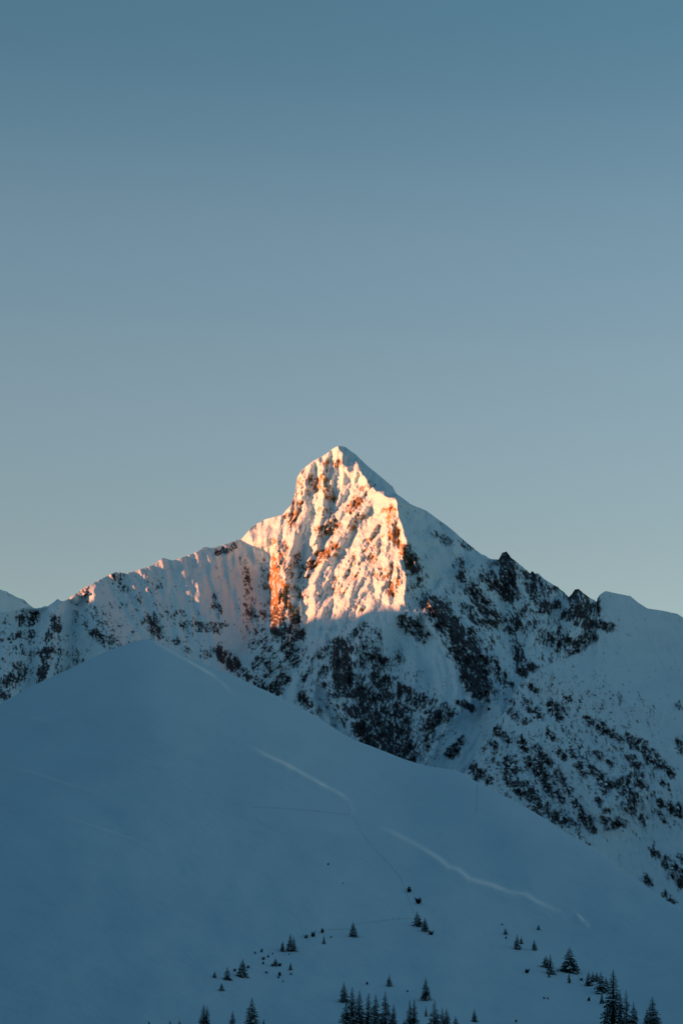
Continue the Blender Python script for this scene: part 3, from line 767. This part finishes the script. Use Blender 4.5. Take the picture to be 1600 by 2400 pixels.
def spruce_meshes(seed, R=.17, levels=30, snowy=.5, ragged=.3, low=.05):
    """unit-high spruce: trunk, crown of drooping needle boughs, pads of snow on the boughs"""
    r = random.Random(seed)
    V, F, SV, SF = [], [], [], []
    for l in range(levels):
        f = l / (levels - 1)
        z0 = low + (0.985 - low) * f ** 0.92
        base = R * (1 - f) ** .82 + .010
        nb = max(4, int(10 - 5 * f))
        a0 = r.uniform(0, 6.28)
        for k in range(nb):
            if r.random() < ragged * .25: continue
            a = a0 + 6.283 * k / nb + r.uniform(-.3, .3)
            ln = base * (1 + r.uniform(-ragged, ragged * .7))
            ca, sa = math.cos(a), math.sin(a)
            droop = r.uniform(.28, .62)
            wid = ln * r.uniform(.26, .4)
            seg = 4
            sp = []
            for i in range(seg + 1):
                t = i / seg
                rad = ln * t
                z = z0 + ln * (.12 * t - droop * t * t) + (.10 * ln * max(0, t - .75) * 4)
                sp.append((rad, z))
            b = len(V)
            for i, (rad, z) in enumerate(sp):              # spine
                V.append((rad * ca, rad * sa, z + .006))
            for i in range(seg):                            # side sprays, each a pointed hanging leaf of needles
                for sg in (-1, 1):
                    for q in (0.15, .62):
                        t = (i + q) / seg
                        rad = ln * t; z = sp[i][1] + (sp[i + 1][1] - sp[i][1]) * q
                        w = wid * math.sin(math.pi * min(1, .18 + t * .8)) ** .7 * r.uniform(.7, 1.25)
                        tip = (rad * ca + ca * w * .55 - sg * sa * w, rad * sa + sa * w * .55 + sg * ca * w, z - w * r.uniform(.35, .8))
                        t2 = min(1, t + .16); rad2 = ln * t2; z2 = z - ln * .16 * droop * t2
                        j = len(V)
                        V.append((rad * ca, rad * sa, z)); V.append((rad2 * ca, rad2 * sa, z2)); V.append(tip)
                        F.append((j, j + 1, j + 2))
            for i in range(seg):                            # hanging curtain under the bough
                h1 = .32 * wid + .008; j = len(V)
                x0, zz0 = sp[i]; x1, zz1 = sp[i + 1]
                V += [(x0 * ca, x0 * sa, zz0), (x1 * ca, x1 * sa, zz1), ((x0 + x1) / 2 * ca + r.uniform(-.004, .004), (x0 + x1) / 2 * sa, (zz0 + zz1) / 2 - h1 * r.uniform(.7, 1.5))]
                F.append((j, j + 1, j + 2))
            if r.random() < snowy:
                t0, t1 = r.uniform(.25, .5), r.uniform(.75, 1.0)
                pts = []
                for q in range(4):
                    t = t0 + (t1 - t0) * q / 3
                    z = z0 + ln * (.12 * t - droop * t * t) + .012
                    pts.append((ln * t, z, wid * .5 * math.sin(math.pi * (q + .4) / 3.8)))
                j = len(SV)
                for rad, z, w in pts:
                    SV += [(rad * ca + sa * w, rad * sa - ca * w, z - w * .4), (rad * ca, rad * sa, z + w * .35 + .003), (rad * ca - sa * w, rad * sa + ca * w, z - w * .4)]
                for q in range(3):
                    e = j + 3 * q
                    SF += [(e, e + 3, e + 4, e + 1), (e + 1, e + 4, e + 5, e + 2)]
    TV, TF = [], []
    for i in range(9):
        f = i / 8; rad = .016 * (1 - f) + .002
        for k in range(6):
            an = 6.283 * k / 6
            TV.append((rad * math.cos(an), rad * math.sin(an), -.04 + 1.03 * f))
    for i in range(8):
        for k in range(6):
            TF.append((i * 6 + k, i * 6 + (k + 1) % 6, i * 6 + 6 + (k + 1) % 6, i * 6 + 6 + k))
    return (mesh_from('trunk', TV, TF, MAT_BARK), mesh_from('crown', V, F, MAT_NEEDLE), mesh_from('snow', SV, SF, MAT_TREESNOW))

SPRUCE = {}
for q in range(3):
    SPRUCE.update({('slim', q): spruce_meshes(1 + 10 * q, .125, 34 - 3 * q, .5, .35 + .1 * q), ('mid', q): spruce_meshes(2 + 10 * q, .17, 30 - 2 * q, .52, .35 + .12 * q),
                   ('wide', q): spruce_meshes(3 + 10 * q, .235, 26 - 2 * q, .6, .3 + .12 * q, .03), ('broad', q): spruce_meshes(4 + 10 * q, .31, 21 - q, .65, .35 + .1 * q, .03),
                   ('thin', q): spruce_meshes(5 + 10 * q, .10, 36 - 3 * q, .45, .5), ('ragged', q): spruce_meshes(6 + 10 * q, .155, 26 - 3 * q, .5, .6)})

def bush_meshes(seed, spread=.9):
    """low dwarf pine: several leaning leafy stems half buried in snow"""
    r = random.Random(seed)
    V, F, SV, SF, TV, TF = [], [], [], [], [], []
    for s_ in range(9):
        a = r.uniform(0, 6.28); lean = r.uniform(.05, spread); h = r.uniform(.45, 1.0)
        tx, ty = lean * math.cos(a), lean * math.sin(a)
        j = len(TV)
        for t in (0, 1):
            rad = .04 * (1 - t) + .008
            for k in range(4):
                TV.append((tx * (.2 + .8 * t) + rad * math.cos(k * 1.571), ty * (.2 + .8 * t) + rad * math.sin(k * 1.571), -.1 + (h + .1) * t))
        for k in range(4): TF.append((j + k, j + (k + 1) % 4, j + 4 + (k + 1) % 4, j + 4 + k))
        for q in range(46):
            t = r.uniform(.08, 1); x, y, z = tx * (.2 + .8 * t), ty * (.2 + .8 * t), h * t
            b = r.uniform(0, 6.28); l = r.uniform(.12, .30) * (1.25 - .8 * t); up = r.uniform(-.05, .16)
            w = l * .38; j = len(V)
            V += [(x - math.sin(b) * w, y + math.cos(b) * w, z), (x + math.sin(b) * w, y - math.cos(b) * w, z - .03), (x + l * math.cos(b), y + l * math.sin(b), z + up)]
            F.append((j, j + 1, j + 2))
        if r.random() < .55:
            j = len(SV); w = r.uniform(.10, .2); z = h * .92
            n = 6
            SV.append((tx, ty, z + w * .6))
            for k in range(n):
                rr = w * r.uniform(.7, 1.3)
                SV.append((tx + rr * math.cos(6.283 * k / n), ty + rr * math.sin(6.283 * k / n), z - w * .2))
            for k in range(n): SF.append((j, j + 1 + k, j + 1 + (k + 1) % n))
    return (mesh_from('stems', TV, TF, MAT_BARK), mesh_from('foliage', V, F, MAT_NEEDLE), mesh_from('snow', SV, SF, MAT_TREESNOW))
BUSH = [bush_meshes(21, .42), bush_meshes(22, .55), bush_meshes(23, .30)]

prnd = random.Random(5)
def place(name, cat, label, group, meshes, part_names, px, py, hpx, wide=1.0, tilt=0.0):
    Y = float(hill_y(np.array([float(px)]), np.array([float(py)]))[0])
    p = unproject(np.array([px]), np.array([py]), np.array([Y]))[0]
    h = hpx * Y / FPX
    o = bpy.data.objects.new(name, None)
    o.empty_display_size = .5
    COL.objects.link(o)
    o.location = (p[0], p[1], p[2])
    o.rotation_euler = (0, tilt, prnd.uniform(0, 6.28))
    w = h * wide * 1.38
    o.scale = (w, w, h)
    o['label'] = label; o['category'] = cat
    if group: o['group'] = group
    for nme, me in zip(part_names, meshes):
        c = bpy.data.objects.new(nme, me)
        COL.objects.link(c); c.parent = o
        if nme == 'snow': c['kind'] = 'stuff'
    return o

def z6(x, y): return 460 + x * .3827, 1980 + y * .3825
def z7(x, y): return 1000 + x * .3827, 1980 + y * .3825
T = []   # (window, x, base y, height, variant, width factor, label)
def tree(w, x, y, h, v, k, label): T.append((w, x, y, h, v, k, label))
# diagonal row on the left half of the slope
tree(z6, 112, 812, 40, 'wide', 1.1, 'tiny snow-dusted spruce at the left end of the diagonal tree row')
tree(z6, 190, 826, 78, 'wide', 1.0, 'dark bushy spruce second from the left in the diagonal tree row')
tree(z6, 282, 808, 108, 'wide', 1.05, 'full rounded spruce third from the left in the diagonal tree row')
tree(z6, 155, 893, 50, 'wide', 1.0, 'faint small spruce alone just below the left end of the diagonal tree row')
tree(z6, 528, 653, 66, 'wide', .95, 'short spruce just left of the tight pair on mid slope')
tree(z6, 573, 652, 110, 'mid', 1.0, 'taller left-hand spruce of the tight pair on mid slope')
tree(z6, 598, 652, 95, 'slim', 1.1, 'slimmer right-hand spruce of the tight pair on mid slope')
tree(z6, 782, 607, 56, 'ragged', 1.0, 'thin small spruce leaning below the left end of the post row')
tree(z6, 962, 563, 92, 'wide', 1.0, 'lone dark spruce standing in the post row on mid slope')
tree(z6, 1355, 499, 92, 'broad', .85, 'broad snow-laden spruce at the foot of the curved post line')
tree(z6, 1400, 531, 84, 'mid', 1.15, 'narrower snow-laden spruce touching the broad one at the foot of the curved post line')
tree(z6, 485, 742, 52, 'broad', .9, 'small ragged spruce amid the loose scatter of bushes')
tree(z6, 577, 767, 48, 'mid', 1.1, 'small thin spruce at the right edge of the loose scatter of bushes')
# free-standing trees above the bottom edge
tree(z6, 1180, 866, 74, 'mid', 1.0, 'small slim spruce standing alone above the bottom middle clump')
tree(z6, 1403, 951, 136, 'mid', 1.0, 'tall spruce standing alone right of the bottom middle clump')
# bottom middle clump
tree(z6, 905, 962, 122, 'wide', .95, 'snow-flecked spruce at the upper left corner of the bottom middle clump')
tree(z6, 916, 1150, 205, 'mid', 1.0, 'leftmost spruce at the bottom edge in the middle clump')
tree(z6, 952, 1140, 262, 'slim', 1.15, 'tallest spruce of the bottom middle clump, second from its left')
tree(z6, 996, 1130, 230, 'slim', 1.1, 'third spruce from the left along the bottom middle clump')
tree(z6, 1046, 1160, 245, 'thin', 1.2, 'thin-topped spruce at the centre of the bottom middle clump')
tree(z6, 1097, 1130, 210, 'slim', 1.15, 'spruce left of the tallest one in the right half of the bottom middle clump')
tree(z6, 1156, 1130, 226, 'slim', 1.2, 'tallest spruce in the right half of the bottom middle clump')
tree(z6, 1202, 1140, 165, 'mid', .9, 'rightmost lower spruce closing the bottom middle clump')
# pair and small clump to its right
tree(z6, 1308, 1150, 195, 'thin', 1.1, 'left spruce of the twin tops right of the bottom middle clump')
tree(z6, 1334, 1150, 196, 'thin', 1.2, 'right spruce of the twin tops right of the bottom middle clump')
tree(z6, 1272, 1130, 66, 'ragged', 1.2, 'low ragged treetop between the middle clump and the twin tops')
tree(z6, 1455, 1150, 190, 'mid', .95, 'pointed spruce at the bottom edge right of the twin tops')
tree(z6, 1405, 1052, 62, 'thin', 1.2, 'thin sapling left of the pointed spruce right of the twin tops')
tree(z6, 1505, 1140, 140, 'ragged', 1.1, 'ragged spruce just right of the pointed one at the bottom edge')
tree(z6, 1535, 1140, 135, 'mid', 1.0, 'second short spruce right of the pointed one at the bottom edge')
tree(z7, 176, 1130, 80, 'broad', .8, 'low bushy treetop ending the row at the bottom edge right of centre')
# bottom left tops
tree(z6, 44, 1150, 166, 'slim', 1.15, 'left treetop of the twin spruces at the bottom left edge')
tree(z6, 66, 1150, 162, 'slim', 1.1, 'right treetop of the twin spruces at the bottom left edge')
tree(z6, 222, 1150, 130, 'mid', 1.0, 'single pointed treetop between the twins and the tall spruce at the bottom left edge')
tree(z6, 338, 1150, 208, 'mid', 1.0, 'tall spruce at the bottom edge left of the middle clump')
tree(z6, 412, 1130, 66, 'mid', 1.0, 'low treetop just right of the tall spruce at the bottom left edge')
tree(z6, -288, 1110, 32, 'wide', 1.0, 'leftmost tiny treetop poking over the bottom edge')
tree(z6, -160, 1118, 42, 'mid', 1.1, 'second tiny treetop from the left poking over the bottom edge')
tree(z6, -102, 1118, 44, 'mid', 1.1, 'third tiny treetop from the left poking over the bottom edge')
# right-hand diagonal row
tree(z7, 480, 549, 40, 'broad', .9, 'small round spruce at the top of the right-hand diagonal tree row')
tree(z7, 552, 639, 92, 'mid', 1.1, 'snowy spruce, left and taller of a pair in the right-hand diagonal row')
tree(z7, 577, 606, 46, 'mid', 1.1, 'small dark spruce behind the snowy one in the right-hand diagonal row')
tree(z7, 658, 646, 68, 'mid', 1.0, 'slim grey spruce alone right of the snowy pair in the right-hand diagonal row')
tree(z7, 682, 521, 34, 'wide', 1.0, 'tiny snow-covered spruce highest up on the right, above the diagonal row')
tree(z7, 728, 752, 76, 'broad', 1.1, 'broad snow-loaded spruce left of the slim one below mid row on the right')
tree(z7, 757, 792, 122, 'slim', 1.2, 'slim snow-loaded spruce beside the broad one on the right slope')
tree(z7, 747, 812, 42, 'mid', 1.0, 'seedling spruce at the foot of the slim snow-loaded one on the right slope')
tree(z7, 872, 778, 150, 'broad', .95, 'large wide dark spruce standing free on the right slope')
tree(z7, 870, 846, 66, 'thin', 1.3, 'small thin spruce directly below the large wide one on the right slope')
tree(z7, 990, 863, 86, 'wide', .9, 'leftmost dark spruce of the bushy group left of the tall right-hand tree')
tree(z7, 1015, 838, 62, 'wide', 1.0, 'low spruce second from the left in the bushy group on the right')
tree(z7, 1040, 838, 58, 'wide', 1.0, 'low spruce in the middle of the bushy group on the right')
tree(z7, 1066, 905, 130, 'broad', .75, 'broad frosted spruce of the bushy group beside the tall right-hand tree')
tree(z7, 1096, 890, 80, 'wide', 1.0, 'frosted spruce squeezed against the left side of the tall right-hand tree')
tree(z7, 1070, 972, 66, 'mid', 1.0, 'small spruce under the bushy group beside the tall right-hand tree')
tree(z7, 1140, 1120, 345, 'slim', 1.1, 'tallest tree of all, dark spire at the lower right')
tree(z7, 1112, 1130, 165, 'wide', .7, 'snowy spruce at the left foot of the tallest lower-right tree')
tree(z7, 1186, 1140, 245, 'slim', 1.0, 'frosted spruce just right of the tallest lower-right tree')
tree(z7, 1222, 1140, 245, 'slim', .95, 'dark pointed spruce second to the right of the tallest lower-right tree')
tree(z7, 1266, 1145, 185, 'wide', .75, 'dark rounded spruce at the right end of the lower-right clump')
tree(z7, 1386, 1140, 208, 'mid', 1.0, 'dark spruce standing apart at the bottom right, right of the clump')
tree(z7, 1346, 1145, 135, 'mid', 1.0, 'shorter spruce leaning against the separate bottom right one')
tree(z7, 290, 1083, 78, 'wide', .85, 'small snowy spruce alone at the bottom between the middle and right clumps')
for w, x, y, h, v, k, label in T:
    px, py = w(x, y)
    place('spruce_tree', 'tree', label, 'spruces on the snow hill', SPRUCE[(v, prnd.randrange(3))], ('trunk', 'crown', 'snow'), px, py, h * .3825, k * prnd.uniform(.88, 1.15), prnd.uniform(-.05, .05))

B = [(z6, 235, 776, 20, 'dark dwarf pine between the second and third trees of the diagonal row'), (z6, 318, 756, 20, 'dark dwarf pine touching the right side of the full rounded spruce')]
for x, y, h, lb in [(360, 668, 14, 'leftmost bush, top left corner'), (398, 658, 22, 'topmost upright bush'), (412, 704, 20, 'flat dark bush below the topmost one'),
                    (440, 690, 16, 'bush between the topmost one and the small ragged spruce'), (408, 732, 18, 'bush left of the small ragged spruce, lower of two'),
                    (430, 788, 16, 'lone bush at the lower left'), (465, 745, 18, 'bush touching the left foot of the small ragged spruce'),
                    (512, 744, 22, 'bush touching the right foot of the small ragged spruce'), (580, 797, 14, 'bush under the small thin spruce'),
                    (510, 802, 26, 'largest dark bush at the bottom'), (503, 818, 14, 'small bush just below the largest one'), (530, 842, 12, 'lowest speck of a bush'),
                    (468, 670, 10, 'tiny speck at the upper middle'), (566, 674, 10, 'tiny speck under the tight pair')]:
    B.append((z6, x, y, h, lb + ' of the loose bush scatter'))
B += [(z6, 672, 572, 24, 'slanting dark bush right of the tight pair'), (z6, 715, 563, 34, 'larger dark bush at the left end of the post row'),
      (z6, 768, 540, 30, 'upright dark bush right of the larger one at the left end of the post row'), (z6, 825, 569, 12, 'speck of a bush below the post row left of the lone spruce'),
      (z6, 1302, 290, 36, 'snow-capped bush beside the curved post line, upper of two'), (z6, 1358, 360, 40, 'pale snow-covered bush beside the curved post line, lower of two'),
      (z6, 1437, 552, 28, 'low bush right below the snow-laden pair of spruces'), (z6, 1045, 856, 18, 'tiny bush left of the lone slim spruce above the bottom clump'),
      (z6, 1292, 902, 12, 'tiny bush left of the tall lone spruce right of the bottom clump'), (z7, 460, 492, 12, 'tiny bush above the top of the right-hand diagonal row'),
      (z7, 483, 575, 14, 'tiny bush under the topmost small spruce of the right-hand diagonal row'), (z7, 613, 786, 28, 'dark bush alone left of the snow-loaded pair on the right slope'),
      (z7, 945, 832, 20, 'dark bush at the left tip of the bushy group on the right'), (z7, 990, 957, 24, 'snow-capped bush below the bushy group on the right'),
      (z7, 717, 944, 14, 'left of two tiny bushes low on the right slope'), (z7, 740, 946, 12, 'right of two tiny bushes low on the right slope'),
      (z7, 545, 1086, 16, 'tiny bush near the bottom edge between the lone snowy spruce and the lower-right clump'), (z7, 800, 778, 12, 'tiny bush left of the large wide spruce on the right slope'),
      (z6, 808, 124, 14, 'speck of a bush alone high on the open slope'), (z6, 898, 239, 8, 'second speck of a bush on the open slope, lower and further right')]
for i, (w, x, y, h, label) in enumerate(B):
    px, py = w(x, y)
    place('dwarf_pine', 'bush', label, 'dwarf pines in the snow', BUSH[i % 3], ('stems', 'foliage', 'snow'), px, py, h * .3825, 1.0)

# ------------------------------------------------------------------ post rows
def post_mesh():
    V, F = [], []
    for z, r in ((-.5, .06), (.80, .055), (.85, .03)):
        for k in range(6): V.append((r * math.cos(k * 1.0472), r * math.sin(k * 1.0472), z))
    for i in range(2):
        for k in range(6): F.append((i * 6 + k, i * 6 + (k + 1) % 6, i * 6 + 6 + (k + 1) % 6, i * 6 + 6 + k))
    F.append(tuple(range(12, 18)))
    return mesh_from('post', V, F, MAT_BARK)
POST = post_mesh()
def fence(label, pts, n, hs=1.0):
    o = bpy.data.objects.new('post_row', None)
    COL.objects.link(o)
    o['label'] = label; o['category'] = 'fence'; o['group'] = 'rows of posts in the snow'
    seg = [math.dist(pts[i], pts[i + 1]) for i in range(len(pts) - 1)]; cum = np.concatenate([[0], np.cumsum(seg)])
    q = np.linspace(0, cum[-1], n)
    xs = np.interp(q, cum, [p[0] for p in pts]) ; ys = np.interp(q, cum, [p[1] for p in pts])
    P = unproject(xs, ys, hill_y(xs, ys))
    o.location = P[0]
    for k in range(n):
        c = bpy.data.objects.new('post', POST)
        COL.objects.link(c); c.parent = o
        c.location = P[k] - P[0]
        c.scale = (1, 1, hs * prnd.uniform(.55, 1.1)); c.rotation_euler = (prnd.uniform(-.1, .1), prnd.uniform(-.1, .1), 0)
fence('row of tiny posts crossing the open slope towards the snow lip', [(596, 1893), (700, 1899), (760, 1905), (815, 1911)], 30)
fence('curved line of tiny posts dropping from the snow lip to the snow-laden spruces', [(828, 1915), (849, 1957), (877, 1992), (912, 2027), (940, 2062), (956, 2105), (968, 2138)], 52, .8)
fence('row of tiny posts running both sides of the lone dark spruce', [(758, 2181), (816, 2180), (835, 2167), (881, 2162), (919, 2156), (961, 2154)], 32)
fence('short straight line of tiny posts running down from the crest', [(1117, 1842), (1117, 1872), (1116, 1902)], 20, .8)
